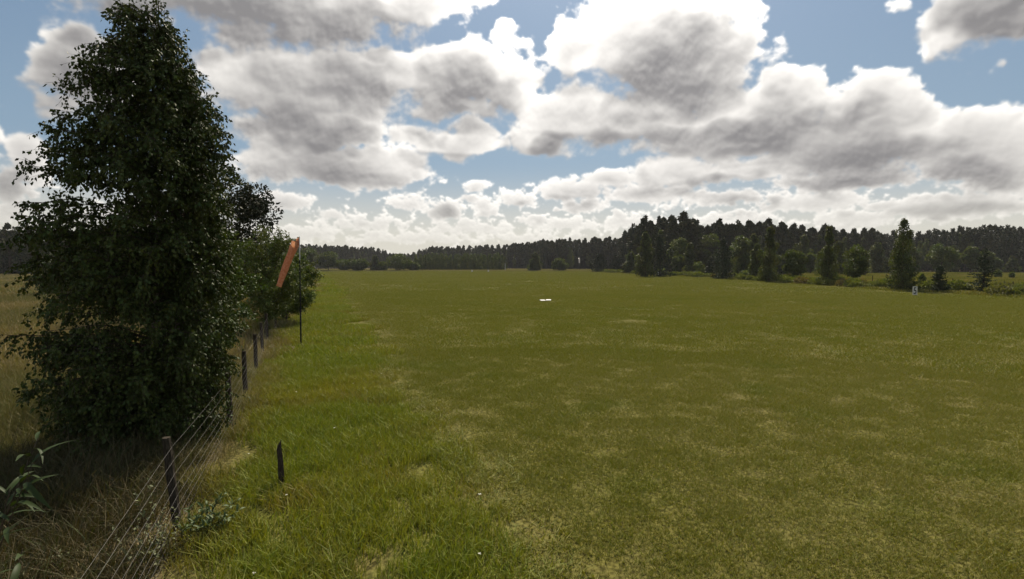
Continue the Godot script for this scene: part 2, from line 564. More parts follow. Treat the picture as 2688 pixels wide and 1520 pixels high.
func scatter(called: String, label: String, meshes: Array, mat: Material, zones: Array, step: float, r0: float, r1: float, jitter: float, color: Callable, sz0: float, sz1: float, az0 := -52.0, az1 := 52.0, keep = null) -> void:
	var r := rng(hash(called + str(r0)))
	var lists := []
	for m in meshes: lists.append([])
	var y := r0
	while y < r1:
		var na := maxi(1, int(deg_to_rad(az1 - az0) * y / step))
		for i in na:
			var a := deg_to_rad(lerpf(az0, az1, (i + r.randf()) / na))
			var d := y + r.randf_range(-0.5, 0.5) * step
			var p := Vector3(sin(a) * d, 0, -cos(a) * d) + Vector3(r.randfn(), 0, r.randfn()) * jitter
			if not zones.has(zone(p)): continue
			if keep != null and not keep.call(p): continue
			var low := 1.0
			if zones.has(1): low = lerpf(0.35, 1.0, smoothstep(0.0, 1.5, mown_edge(p) - lateral(p)))
			if zones.has(2): low = lerpf(0.55, 1.0, smoothstep(-2.0, -3.5, lateral(p)))
			lists[r.randi() % meshes.size()].append([p, r.randf() * TAU, r.randf_range(sz0, sz1), color.call(p), low])
		y += step
	for k in meshes.size():
		var mm := MultiMesh.new()
		mm.transform_format = MultiMesh.TRANSFORM_3D
		mm.use_colors = true
		mm.mesh = meshes[k]
		mm.instance_count = lists[k].size()
		for i in lists[k].size():
			var e: Array = lists[k][i]
			mm.set_instance_transform(i, Transform3D(Basis(Vector3.UP, e[1])* Basis.from_scale(Vector3(e[2], float(e[2]) * float(e[4]), e[2])), e[0]))
			var kc: Color = e[3]
			mm.set_instance_color(i, kc)
		if lists[k].is_empty(): continue
		var o := MultiMeshInstance3D.new()
		o.name = numbered(called)
		o.multimesh = mm
		o.material_override = mat
		add_child(o)
		tag(o, label, "grass", "", "stuff")

func build_grass() -> void:
	var greens := [Color(1.0, 1.0, 1.0), Color(0.85, 0.95, 0.8), Color(1.15, 1.05, 1.0), Color(0.7, 0.85, 0.7), Color(1.3, 1.1, 1.3)]
	var lawn := []
	var lawn_mid := []
	var lawn_far := []
	for k in 4:
		lawn.append(patch_mesh(100 + k, 0.42, 420, 0.025, 0.075, 0.009, 0.75, greens))
		lawn_mid.append(patch_mesh(110 + k, 1.3, 700, 0.03, 0.09, 0.022, 0.7, greens))
		lawn_far.append(patch_mesh(120 + k, 4.2, 900, 0.04, 0.12, 0.07, 0.7, greens))
	var l0 := "short mown grass of the airfield with pale dry patches"
	scatter("mown_grass", l0, lawn, M.grass, [0], 0.42, 5.0, 24.0, 0.12, mown_color, 0.8, 1.25)
	scatter("mown_grass", l0, lawn_mid, M.grass, [0], 1.15, 23.0, 80.0, 0.4, mown_color, 0.8, 1.25)
	scatter("mown_grass", l0, lawn_far, M.grass, [0], 3.7, 78.0, 335.0, 1.3, mown_color, 0.8, 1.25, -50.0, 50.0)
	var verge := []
	var verge_mid := []
	var verge_far := []
	for k in 4:
		verge.append(patch_mesh(200 + k, 0.4, 260, 0.10, 0.28, 0.011, 0.42, greens, 0.03))
		verge_mid.append(patch_mesh(210 + k, 1.1, 520, 0.12, 0.32, 0.024, 0.4, greens, 0.02))
		verge_far.append(patch_mesh(220 + k, 3.0, 600, 0.12, 0.34, 0.07, 0.4, greens))
	var l1 := "taller lush green grass of the verge between fence and mown field"
	scatter("verge_grass", l1, verge, M.grass, [1], 0.46, 4.0, 22.0, 0.12, verge_color, 0.75, 1.2)
	scatter("verge_grass", l1, verge_mid, M.grass, [1], 1.2, 21.0, 70.0, 0.35, verge_color, 0.8, 1.2)
	scatter("verge_grass", l1, verge_far, M.grass, [1], 3.2, 68.0, 330.0, 0.9, verge_color, 0.8, 1.2)
	var straws := [Color(1.0, 1.0, 1.0), Color(1.15, 1.1, 1.1), Color(0.8, 0.85, 0.7), Color(0.65, 0.9, 0.6), Color(1.3, 1.25, 1.3)]
	var straw := []
	var straw_mid := []
	var straw_far := []
	for k in 4:
		straw.append(patch_mesh(300 + k, 0.5, 330, 0.25, 0.72, 0.007, 0.34, straws, 0.2))
		straw_mid.append(patch_mesh(310 + k, 1.4, 480, 0.35, 0.8, 0.024, 0.26, straws, 0.2))
		straw_far.append(patch_mesh(320 + k, 4.5, 700, 0.35, 0.8, 0.08, 0.25, straws))
	var l2 := "tall dry straw coloured meadow grass behind the wire fence"
	scatter("meadow_grass", l2, straw, M.straw, [2], 0.55, 4.0, 24.0, 0.15, meadow_color, 0.7, 1.15, -62.0, -10.0, not_herbage)
	scatter("meadow_grass", l2, straw_mid, M.straw, [2], 1.5, 23.0, 75.0, 0.4, meadow_color, 0.8, 1.15, -55.0, -10.0)
	scatter("meadow_grass", l2, straw_far, M.straw, [2], 5.0, 73.0, 330.0, 1.4, meadow_color, 0.8, 1.15, -52.0, -15.0)
	# rusty stalks replace straw by the near fence, with birch shade in their colour
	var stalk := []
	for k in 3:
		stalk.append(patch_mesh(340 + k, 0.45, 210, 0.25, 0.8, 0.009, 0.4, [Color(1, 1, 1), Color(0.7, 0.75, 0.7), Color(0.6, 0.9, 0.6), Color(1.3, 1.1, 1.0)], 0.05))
	var stalk_shade_color := func(_p: Vector3) -> Color: return Color(0.092, 0.075, 0.040)
	scatter("dead_stalks", "rusty brown dead stalks and weeds along the near wire fence, darkened for birch shade", stalk, M.straw, [2], 0.5, 4.0, 14.0, 0.15, stalk_shade_color, 0.8, 1.2, -62.0, -10.0, herbage)
	var l3 := "rough pasture grass beyond the weedy edge of the airfield"
	scatter("pasture_grass", l3, verge_far, M.grass, [3], 3.6, 56.0, 130.0, 1.0, right_color, 0.9, 1.3, 15.0, 52.0)
	scatter("pasture_grass", l3, straw_far, M.grass, [3], 5.5, 125.0, 330.0, 1.4, right_color, 0.5, 0.8, 0.0, 52.0)
	scatter("far_grass", "pale dry grass strip in front of the far woods", straw_far, M.straw, [4], 5.5, 322.0, 470.0, 1.4, far_color, 0.8, 1.1, -35.0, 30.0)

# ---------------------------------------------------------------- trees
func trunk_mesh(H: float, r0: float, s: int, bend := 0.03, sides := 7) -> ArrayMesh:
	var r := rng(s)
	var q := Soup.new()
	var pts := PackedVector3Array()
	var rad := PackedFloat32Array()
	var off := Vector3.ZERO
	for i in 9:
		var t := i / 8.0
		pts.append(Vector3(0, H * t, 0) + off)
		rad.append(r0 * (1.0 - 0.9 * t) * (1.25 if i == 0 else 1.0))
		off += Vector3(r.randfn(), 0, r.randfn()) * bend * H * 0.1
	q.tube(pts, rad, sides, Color.WHITE)
	return q.mesh(true)

func spray(q: Soup, r: RandomNumberGenerator, centre: Vector3, rad: Vector3, n: int, size: float, k: Color, droop: float) -> void:
	for i in n:
		var b := ball(r)
		var u := b.normalized()
		var p := centre + Vector3(u.x * rad.x, u.y * rad.y, u.z * rad.z) * pow(b.length(), 0.55)
		var d := (u * 0.5 + ball(r) + Vector3(0, -droop, 0)).normalized()
		var sd := d.cross(ball(r)).normalized()
		var l := size * r.randf_range(0.6, 1.35)
		q.leaf(p, d, sd, l, l * r.randf_range(0.5, 0.8), tint(k, r, 0.35, 0.14))

func round_crown(s: int, H: float, R: float, low: float, n: int, size: float, k: Color) -> ArrayMesh:
	var r := rng(s)
	var q := Soup.new()
	var cy := H * (1.0 + low) * 0.5
	var ry := H * (1.0 - low) * 0.5
	var clumps := 34
	for i in clumps:
		var b := ball(r)
		var u := b.normalized() * (0.35 + 0.5 * pow(b.length(), 0.6))
		var c := Vector3(u.x * R, cy + u.y * ry, u.z * R)
		var cr := R * r.randf_range(0.22, 0.42)
		spray(q, r, c, Vector3(cr, cr * 0.8, cr), n / clumps, size, tint(k, r, 0.22, 0.1), 0.3)
	return q.mesh()

func spruce_crown(s: int, H: float, R: float, low: float, size: float, k: Color, rough := 0.2) -> ArrayMesh:
	var r := rng(s)
	var q := Soup.new()
	var y := H * low
	while y < H * 0.985:
		var t := (y - H * low) / (H * (1.0 - low))
		var reach := R * pow(1.0 - t, 0.8) * (0.55 + 0.45 * smoothstep(0.0, 0.12, t)) + 0.04 * R
		var nb := 5 + r.randi() % 4
		for i in nb:
			var a := r.randf() * TAU
			var len := reach * r.randf_range(1.0 - rough * 2.2, 1.0 + rough)
			var out := Vector3(cos(a), 0, sin(a))
			var rise := lerpf(-0.32, 0.55, t * t)
			var steps := maxi(2, int(len / (size * 0.42)))
			var kk := tint(k, r, 0.3, 0.12)
			for j in steps:
				var f := (j + 0.7) / steps
				var p := Vector3(0, y, 0) + out * (len * f) + Vector3(0, len * (rise * f + 0.22 * f * f), 0)
				for m in 2:
					var d := (out * 0.7 + Vector3(0, r.randf_range(-0.7, 0.25), 0) + ball(r) * 0.7).normalized()
					var l := size * r.randf_range(0.6, 1.2)
					q.leaf(p + ball(r) * size * 0.25, d, d.cross(ball(r)).normalized(), l, l * 0.5, tint(kk, r, 0.3, 0.1))
		y += H * 0.022 * r.randf_range(0.7, 1.4)
	return q.mesh()

func pine_crown(s: int, H: float, R: float, low: float, size: float, k: Color) -> ArrayMesh:
	var r := rng(s)
	var q := Soup.new()
	for i in 30:
		var t := pow(r.randf(), 0.75)
		var y := H * lerpf(low, 0.985, t)
		var reach := R * sin(PI * clampf(0.28 + 0.72 * t, 0.0, 0.96)) * r.randf_range(0.4, 1.1)
		var a := r.randf() * TAU
		var c := Vector3(cos(a) * reach, y, sin(a) * reach)
		var cr := R * r.randf_range(0.25, 0.42) * lerpf(1.0, 0.38, t)
		spray(q, r, c, Vector3(cr, cr * 0.55, cr), 62, size, tint(k, r, 0.25, 0.1), -0.35)
	spray(q, r, Vector3(0, H * 0.975, 0), Vector3(R * 0.11, H * 0.05, R * 0.11), 50, size * 0.55, k, -0.9)
	for i in 5:
		var a := r.randf() * TAU
		spray(q, r, Vector3(cos(a) * R * 0.35, H * r.randf_range(0.90, 0.97), sin(a) * R * 0.35), Vector3(R * 0.1, H * 0.025, R * 0.1), 24, size * 0.5, k, -0.9)
	return q.mesh()

func spire_crown(s: int, H: float, R: float, low: float, n: int, size: float, k: Color) -> ArrayMesh:
	var r := rng(s)
	var q := Soup.new()
	for i in 60:
		var t := pow(r.randf(), 1.1)
		var y := H * lerpf(low, 0.99, t)
		var reach := R * pow(1.0 - t, 0.6) * (0.5 + 0.5 * smoothstep(0.0, 0.2, t)) * sqrt(r.randf()) * r.randf_range(0.5, 1.45)
		var a := r.randf() * TAU
		var cr := R * lerpf(0.34, 0.14, t)
		spray(q, r, Vector3(cos(a) * reach, y, sin(a) * reach), Vector3(cr, cr * 1.5, cr), n / 60, size, tint(k, r, 0.28, 0.12), 1.0)
	return q.mesh()

func tree(called: String, where: Vector3, crown: Mesh, cm: Material, H: float, tr: float, label: String, group: String, s: int, trunk_top := 0.9, cat := "tree") -> Node3D:
	var o := thing(called, where, label, cat, group)
	part("trunk", trunk_mesh(H * trunk_top, tr, s), M.bark, o)
	part("crown", crown, cm, o, "stuff")
	return o

func forest_row(x: float) -> Array:            # top of the wood in the photograph and height of its trees in metres, by column
	var p := [[-900, 590, 18.0], [0, 590, 17.5], [60, 582, 18.0], [130, 592, 17.5], [420, 605, 20.0], [700, 636, 23.0], [780, 640, 24.0], [900, 643, 24.0], [1000, 652, 23.0], [1025, 664, 15.0], [1080, 664, 15.0], [1095, 655, 22.0],
		[1140, 646, 23.0], [1330, 640, 24.0], [1400, 632, 24.0], [1440, 625, 25.0], [1632, 622, 25.0], [1640, 603, 24.0], [1665, 583, 25.0], [1690, 566, 26.0], [1740, 559, 26.5], [1810, 558, 26.5], [1850, 575, 25.0], [2010, 576, 25.0],
		[2100, 589, 24.5], [2300, 597, 24.0], [2340, 605, 23.0], [2450, 599, 24.0], [2520, 589, 25.0], [2640, 584, 25.0], [2700, 588, 25.0], [3700, 588, 25.0]]
	for i in p.size() - 1:
		if x < p[i + 1][0]:
			var t: float = (x - p[i][0]) / float(p[i + 1][0] - p[i][0])
			return [lerpf(p[i][1], p[i + 1][1], t), lerpf(p[i][2], p[i + 1][2], t)]
	return [588.0, 25.0]

func build_forest() -> void:
	var pine_k := Color(0.052, 0.060, 0.024)
	var spruce_k := Color(0.034, 0.046, 0.019)
	var leafy_k := Color(0.078, 0.098, 0.026)
	var kinds := []                            # crown mesh, material, height, trunk mesh
	for i in 4:
		kinds.append(["pine_tree", pine_crown(400 + i, 25.0, 3.2, 0.5, 0.85, pine_k), M.conifer, trunk_mesh(23.5, 0.24, 410 + i)])
	for i in 3:
		kinds.append(["spruce_tree", spruce_crown(420 + i, 25.0, 3.0, 0.08, 0.95, spruce_k), M.conifer, trunk_mesh(24.0, 0.25, 430 + i)])
	for i in 2:
		kinds.append(["leafy_tree", spire_crown(440 + i, 25.0, 4.0, 0.15, 2400, 0.8, leafy_k), M.crown, trunk_mesh(21.0, 0.24, 450 + i)])
	var r := rng(9001)
	var mass := []
	for k in kinds: mass.append([])
	var names := {"pine_tree": ["tall pine with clumped crown in the front rank of the dark woods", "pines in the front rank of the woods"],
		"spruce_tree": ["pointed spruce in the front rank of the dark woods", "spruces in the front rank of the woods"],
		"leafy_tree": ["olive green leafy tree in the front rank of the dark woods", "leafy trees in the front rank of the woods"]}
	for rank in 12:
		var x := -760.0
		while x < 3350.0:
			var f := forest_row(x)
			var h: float = f[1]
			var depth: float = F * (h - EYE) / (HORIZON - float(f[0])) + (rank if rank < 9 else (rank - 8) * 2.5) * 6.5 + r.randf_range(-2.5, 2.5)
			var k := 0
			var pick_kind := r.randf()
			if x > 2320.0 or x < 130.0:
				k = 4 + r.randi() % 3 if pick_kind < 0.72 else r.randi() % 4
			elif x > 1640.0:
				k = r.randi() % 4 if pick_kind < 0.68 else 4 + r.randi() % 3
			else:
				k = r.randi() % 4 if pick_kind < 0.55 else 4 + r.randi() % 3
			if rank < 2 and r.randf() < 0.3: k = 7 + r.randi() % 2
			var hh := h * r.randf_range(0.86, 1.04) * (0.80 if k >= 7 else 1.0) * (0.82 if rank == 0 else 1.0)
			if rank == 0 and x > 1640.0 and x < 2300.0: hh *= r.randf_range(0.7, 1.0)
			if rank >= 9:                        # young spruces growing up between the trunks
				k = 4 + r.randi() % 3
				hh = h * r.randf_range(0.45, 0.62)
			var p := at(x, HORIZON, depth)
			p.y = 0.0
			var sc := hh / 25.0
			var wide := r.randf_range(0.9, 1.25) * (1.7 if rank >= 9 else 1.0)
			var b := Basis(Vector3.UP, r.randf() * TAU).scaled(Vector3(sc * wide, sc, sc * wide))
			if rank < 2 and x > -60.0 and x < 2750.0 and not (x > 140.0 and x < 690.0):
				var nm: String = kinds[k][0]
				var o := thing(nm, p, names[nm][0], "tree", names[nm][1])
				o.transform.basis = b
				part("trunk", kinds[k][3], M.bark, o)
				part("crown", kinds[k][1], kinds[k][2], o, "stuff")
			else:
				mass[k].append(Transform3D(b, p))
			x += (4.6 if rank < 2 else 5.2 if rank < 9 else 2.6) * F / depth * r.randf_range(0.7, 1.3)
	for k in kinds.size():
		var mm := MultiMesh.new()
		mm.transform_format = MultiMesh.TRANSFORM_3D
		var both := ArrayMesh.new()
		for pair in [[kinds[k][1], kinds[k][2]], [kinds[k][3], M.bark]]:
			both.add_surface_from_arrays(Mesh.PRIMITIVE_TRIANGLES, pair[0].surface_get_arrays(0))
			both.surface_set_material(both.get_surface_count() - 1, pair[1])
		mm.mesh = both
		mm.instance_count = mass[k].size()
		for i in mass[k].size(): mm.set_instance_transform(i, mass[k][i])
		var o := MultiMeshInstance3D.new()
		o.name = numbered("woods")
		o.multimesh = mm
		add_child(o)
		tag(o, "dark mass of conifer woods behind the front rank of trees", "woods", "", "stuff")

func edge_tree(kind: String, px: float, wpx: float, top: float, base: float, label: String, s: int, group := "", behind := 0.0) -> void:
	var p := gp(px, base) if behind == 0.0 else at(px, HORIZON, behind)
	p.y = 0.0
	var depth := -p.z
	var H := EYE + (HORIZON - top) * depth / F
	var R := wpx * 0.5 * depth / F
	var fine := clampf(depth * 0.0022, 0.10, 0.55)
	match kind:
		"round": tree("round_tree", p, round_crown(s, H, R, 0.16, 5200, fine * 1.3, Color(0.068, 0.090, 0.025)), M.crown, H, H * 0.022, label, group, s, 0.7)
		"spruce": tree("spruce_tree", p, spruce_crown(s, H, R, 0.04, maxf(fine * 1.2, H * 0.03), Color(0.036, 0.050, 0.020), 0.3), M.conifer, H, H * 0.018, label, group, s, 0.95)
		"spire": tree("birch_tree", p, spire_crown(s, H, R, 0.05, 7000, fine * 1.2, Color(0.065, 0.078, 0.024)), M.crown, H, H * 0.018, label, group, s, 0.92)
		"bush": tree("bush", p, round_crown(s, H, R, -0.1, 1800, fine, Color(0.11, 0.14, 0.04)), M.crown, H, H * 0.03, label, group, s, 0.6, "bush")
		"dark": tree("juniper_bush", p, spire_crown(s, H, R * 1.1, -0.02, 3600, fine * 1.2, Color(0.034, 0.045, 0.019)), M.conifer, H, H * 0.02, label, group, s, 0.8, "bush")

func build_edge_trees() -> void:
	edge_tree("dark", 1573, 50, 668, 714, "broad dark bushy conifer beside the pale far windsock", 501)
	edge_tree("dark", 1620, 38, 670, 714, "narrow dark conifer between two broader dark bushes", 502)
	edge_tree("dark", 1664, 52, 674, 715, "broad dark conifer next to the small bright sapling", 503)
	edge_tree("bush", 1693, 20, 692, 716, "small bright green sapling beside the dark conifer", 504)
	edge_tree("bush", 1719, 9, 702, 717, "tiny brownish shrub beside the white distance board", 505)
	edge_tree("bush", 1781, 15, 691, 720, "slim light green sapling with reddish weeds beside it", 506)
	edge_tree("dark", 1809, 26, 683, 721, "low dark conifer between two light green saplings", 507)
	edge_tree("bush", 1834, 28, 684, 724, "bright leafy young tree standing before the tall dark conifer", 508)
	edge_tree("dark", 1897, 68, 630, 732, "big broad dark conifer on the field edge", 509)
	edge_tree("spire", 1986, 46, 640, 735, "shorter olive birch leaning against the tall slender one", 510)
	edge_tree("spire", 2018, 54, 595, 740, "tall slender olive birch on the field edge", 511)
	edge_tree("round", 2084, 56, 656, 738, "small round crowned tree beside the tall slender birch", 512)
	edge_tree("spire", 2172, 66, 598, 748, "tall dark pointed birch growing with a round tree", 513)
	edge_tree("round", 2240, 62, 636, 747, "round crowned tree grown against the pointed birch", 514)
	edge_tree("spire", 2368, 80, 578, 763, "tallest ragged birch behind the number five board", 515)
	edge_tree("dark", 2362, 60, 640, 762, "dark undergrowth bush around the foot of the tallest birch", 516)
	edge_tree("bush", 2420, 13, 716, 749, "thin sapling by a fence post of the pasture", 517)
	edge_tree("spruce", 2465, 48, 696, 767, "small bushy spruce between two pasture fence posts", 518)
	edge_tree("spruce", 2580, 72, 652, 768, "open branched young spruce at the pasture fence", 519)
	edge_tree("bush", 2620, 14, 705, 730, "small pale bush out on the pasture", 520)
	edge_tree("bush", 2656, 9, 714, 732, "tiny pale shrub out on the pasture", 521)
	edge_tree("round", 1783, 58, 625, 0, "round sunlit tree before the tall pine clump", 522, "", 225.0)
	edge_tree("round", 1862, 54, 612, 0, "high sunlit tree with ragged top before the pines", 523, "", 250.0)
	edge_tree("round", 1948, 66, 619, 0, "large round sunlit tree between the dark conifer and birch", 524, "", 215.0)
	edge_tree("round", 2472, 62, 639, 0, "round pale leaved tree alone in front of the spruce woods", 525, "", 205.0)
	edge_tree("spire", 2300, 60, 640, 0, "olive leafy tree at the foot of the woods by the pasture", 526, "", 240.0)
	edge_tree("spire", 2110, 60, 620, 0, "tall olive tree in front of the pine woods", 527, "", 245.0)
	# mixed young growth between the field edge and the woods
	var rg := rng(333)
	for i in 26:
		var gx := 1655.0 + i * 40.0 + rg.randf_range(-16, 16)
		var dd := rg.randf_range(170.0, 255.0) if gx < 2280.0 else rg.randf_range(235.0, 262.0)
		var hgt := rg.randf_range(6.0, 14.0)
		edge_tree(["spire", "dark", "round", "spire"][rg.randi() % 4], gx, hgt * rg.randf_range(0.45, 0.75) * F / dd, HORIZON - (hgt - EYE) * F / dd, 0, "olive green tree of the mixed growth at the foot of the woods", 600 + i, "mixed growth at the foot of the woods", dd)
	for i in 11:
		var gx := 1600.0 + i * 62.0 + rg.randf_range(-25, 25)
		var by := lerpf(716.0, 770.0, clampf((gx - 1570.0) / 1100.0, 0.0, 1.0)) - rg.randf_range(0.0, 3.0)
		var hp := rg.randf_range(0.9, 2.6) * F / (-gp(gx, by).z)
		edge_tree("bush", gx, hp * rg.randf_range(0.9, 1.6), by - hp, by, "low light green bush among the weeds of the field edge", 640 + i, "low bushes of the field edge")
	# far end of the runway
	var far := [[862, 50, 660, "round", "rounded pale topped tree at the far runway end"], [806, 44, 650, "round", "dark leafy tree nearest the fence at the far runway end"], [905, 40, 684, "round", "low lumpy bush in front of the far woods"],
		[942, 46, 680, "round", "broad low tree beside the lumpy bush"], [985, 26, 672, "spire", "slim tree with a pale edge at the far woods"], [1003, 30, 688, "round", "small rounded bush beside the slim tree"],
		[1050, 60, 670, "round", "spreading dark tree under the dip in the woods"], [1085, 30, 690, "round", "low bush next to the young plantation"], [1470, 44, 680, "round", "wide bush with a pale rim beside the far white pole"], [1405, 34, 664, "spire", "pointed light tree beside the wide bush"]]
	for i in far.size():
		var f: Array = far[i]
		edge_tree(f[3], f[0], f[1], f[2], 0, f[4], 540 + i, "", 335.0)
	# young plantation: a stand of equal light green trees
	var crown := []
	for i in 3:
		crown.append([spire_crown(560 + i, 10.0, 1.9, 0.06, 1500, 0.5, Color(0.075, 0.095, 0.028)), trunk_mesh(9.0, 0.1, 565 + i)])
	var r := rng(77)
	for row in 3:
		var x := 1092.0
		while x < 1325.0:
			var p := at(x, HORIZON, 372.0 + row * 9.0 + r.randf_range(-2, 2))
			p.y = 0.0
			var o := thing("plantation_tree", p, "light green young tree of the plantation in front of the far woods", "tree", "young trees of the far plantation")
			var s := r.randf_range(0.92, 1.12) + row * 0.06
			o.transform.basis = Basis(Vector3.UP, r.randf() * TAU).scaled(Vector3(s, s, s))
			var c: Array = crown[r.randi() % 3]
			part("trunk", c[1], M.bark, o)
			part("crown", c[0], M.crown, o, "stuff")
			x += r.randf_range(9.0, 14.0)

# the big birch by the fence
func build_birch() -> void:
	var base := gp(391, 1182)
	base.y = 0.0
	var o := thing("birch_tree", base, "big dark leafy birch with thin twin trunks behind the wire fence", "tree")
	var r := rng(31)
	var meadow_side := [[0.0, 1.5], [0.45, 1.7], [1.4, 2.05], [2.4, 2.2], [3.4, 2.3], [4.6, 2.05], [5.4, 1.8], [6.6, 1.42], [7.3, 1.2], [7.9, 0.95], [8.4, 0.5], [9.0, 0.2]]
	var field_side := [[0.0, 1.1], [0.45, 1.3], [1.4, 1.65], [2.4, 1.75], [3.4, 1.8], [4.6, 1.7], [5.4, 1.66], [6.0, 1.62], [6.8, 1.45], [7.5, 1.15], [8.1, 0.8], [8.5, 0.45], [9.0, 0.2]]
	var width := func(h: float, toward: float) -> float:
		var got := [0.15, 0.15]
		var k := 0
		for prof in [meadow_side, field_side]:
			for i in prof.size() - 1:
				if h < prof[i + 1][0]:
					got[k] = lerpf(prof[i][1], prof[i + 1][1], (h - prof[i][0]) / (prof[i + 1][0] - prof[i][0]))
					break
			k += 1
		return lerpf(got[0], got[1], smoothstep(-0.6, 0.6, toward))
	var stems := []
	for st in [[Vector3(0, 0, 0), Vector3(0.42, 8.6, 0.0), 0.075], [Vector3(0.22, 0, -0.25), Vector3(0.55, 7.2, -0.5), 0.055]]:
		var q := Soup.new()
		var pts := PackedVector3Array()
		var rad := PackedFloat32Array()
		for i in 13:
			var t := i / 12.0
			pts.append(st[0].lerp(st[1], t) + Vector3(sin(t * 5.0) * 0.06, 0, cos(t * 4.0) * 0.06 - 0.06))
			rad.append(st[2] * (1.0 - 0.92 * t) + 0.004)
		q.tube(pts, rad, 9, Color.WHITE)
		part("trunk", q.mesh(true), M.birch_bark, o)
		stems.append(pts)
	var wood_q := Soup.new()
	var leaf_q := Soup.new()
	var leaf_k := Color(0.048, 0.064, 0.017)
	for b in 470:
		var t := pow(r.randf(), 0.8)
		if b < 90: t = r.randf() * 0.22
		var stem: PackedVector3Array = stems[0] if r.randf() < 0.66 else stems[1]
		var h0 := lerpf(0.02, 0.965, t) * stem[12].y
		var fi := clampf(h0 / stem[12].y * 12.0, 0.0, 11.99)
		var p := stem[int(fi)].lerp(stem[int(fi) + 1], fi - int(fi))
		var a := r.randf() * TAU
		var out := Vector3(cos(a), 0, sin(a))
		var rise := r.randf_range(0.1, 0.7) if h0 > 1.4 else r.randf_range(0.0, 0.35)
		var guess: float = width.call(h0, out.x)
		var reach: float = float(width.call(clampf(h0 + rise * guess * 0.55, 0.0, 9.0), out.x)) * r.randf_range(0.72, 1.04) - 0.26 - p.dot(out)
		reach = maxf(reach, 0.25)
		var pts := PackedVector3Array()
		var rad := PackedFloat32Array()
		var steps := 7
		for j in steps:
			var f := j / float(steps - 1)
			var curve := rise * reach * (f - 0.35 * f * f) - 0.10 * reach * f * f * f
			pts.append(p + out * (reach * f) + Vector3(0, curve, 0) + Vector3(r.randfn(), r.randfn(), r.randfn()) * 0.03 * f)
			rad.append(lerpf(0.016, 0.004, f) * (0.5 + 0.5 * reach / 2.0))
		wood_q.tube(pts, rad, 4, Color.WHITE)
		# hanging twigs with leaves
		var twigs := int(14 + reach * 11.0)
		for w in twigs:
			var f := pow(r.randf(), 0.62)
			var gi := clampf(f * (steps - 1), 0.0, steps - 1.01)
			var c := pts[int(gi)].lerp(pts[int(gi) + 1], gi - int(gi))
			var dir := (out * r.randf_range(0.1, 0.9) + ball(r) * 0.8 + Vector3(0, r.randf_range(-0.8, 0.5), 0)).normalized()
			var len := r.randf_range(0.22, 0.55) * lerpf(1.0, 0.8, f)
			var twig := PackedVector3Array()
			for j in 4:
				var g := j / 3.0
				twig.append(c + dir * (len * g) + Vector3(0, -0.32 * len * g * g, 0))
			wood_q.tube(twig, PackedFloat32Array([0.004, 0.003, 0.0025, 0.0015]), 3, Color.WHITE)
			var kk := tint(leaf_k, r, 0.2, 0.08)
			var nl := r.randi_range(7, 12)
			for l in nl:
				var g := (l + 0.6) / nl
				var tp := twig[int(g * 2.99)].lerp(twig[int(g * 2.99) + 1], g * 3.0 - int(g * 2.99))
				var hang := (Vector3(0, -0.75, 0) + dir * 0.35 + ball(r) * 0.75).normalized()
				var petiole := tp + (hang * 0.4 + ball(r)).normalized() * 0.025
				leaf_q.leaf(petiole, hang, hang.cross(ball(r)).normalized(), r.randf_range(0.052, 0.088), r.randf_range(0.042, 0.066), tint(kk, r, 0.3, 0.12), 0.15)
	# leader shoots at the top
	for w in 60:
		var cy := r.randf_range(6.8, 8.35)
		var c := Vector3(0.36 + r.randfn() * lerpf(0.5, 0.12, (cy - 6.8) / 1.55), cy, r.randfn() * lerpf(0.5, 0.12, (cy - 6.8) / 1.55))
		var dir := (Vector3(r.randfn() * 0.3, 1.0, r.randfn() * 0.3)).normalized()
		var len := r.randf_range(0.3, 0.6)
		wood_q.tube(PackedVector3Array([c, c + dir * len * 0.5, c + dir * len]), PackedFloat32Array([0.004, 0.003, 0.0015]), 3, Color.WHITE)
		for l in 14:
			var tp := c + dir * len * (l + 0.5) / 14.0
			var hang := (Vector3(0, -0.5, 0) + ball(r)).normalized()
			leaf_q.leaf(tp + hang * 0.02, hang, hang.cross(ball(r)).normalized(), r.randf_range(0.045, 0.075), r.randf_range(0.035, 0.055), tint(leaf_k, r, 0.3, 0.12), 0.15)
	part("branches", wood_q.mesh(), M.bark, o, "stuff")
	part("crown", leaf_q.mesh(), M.leaf, o, "stuff")

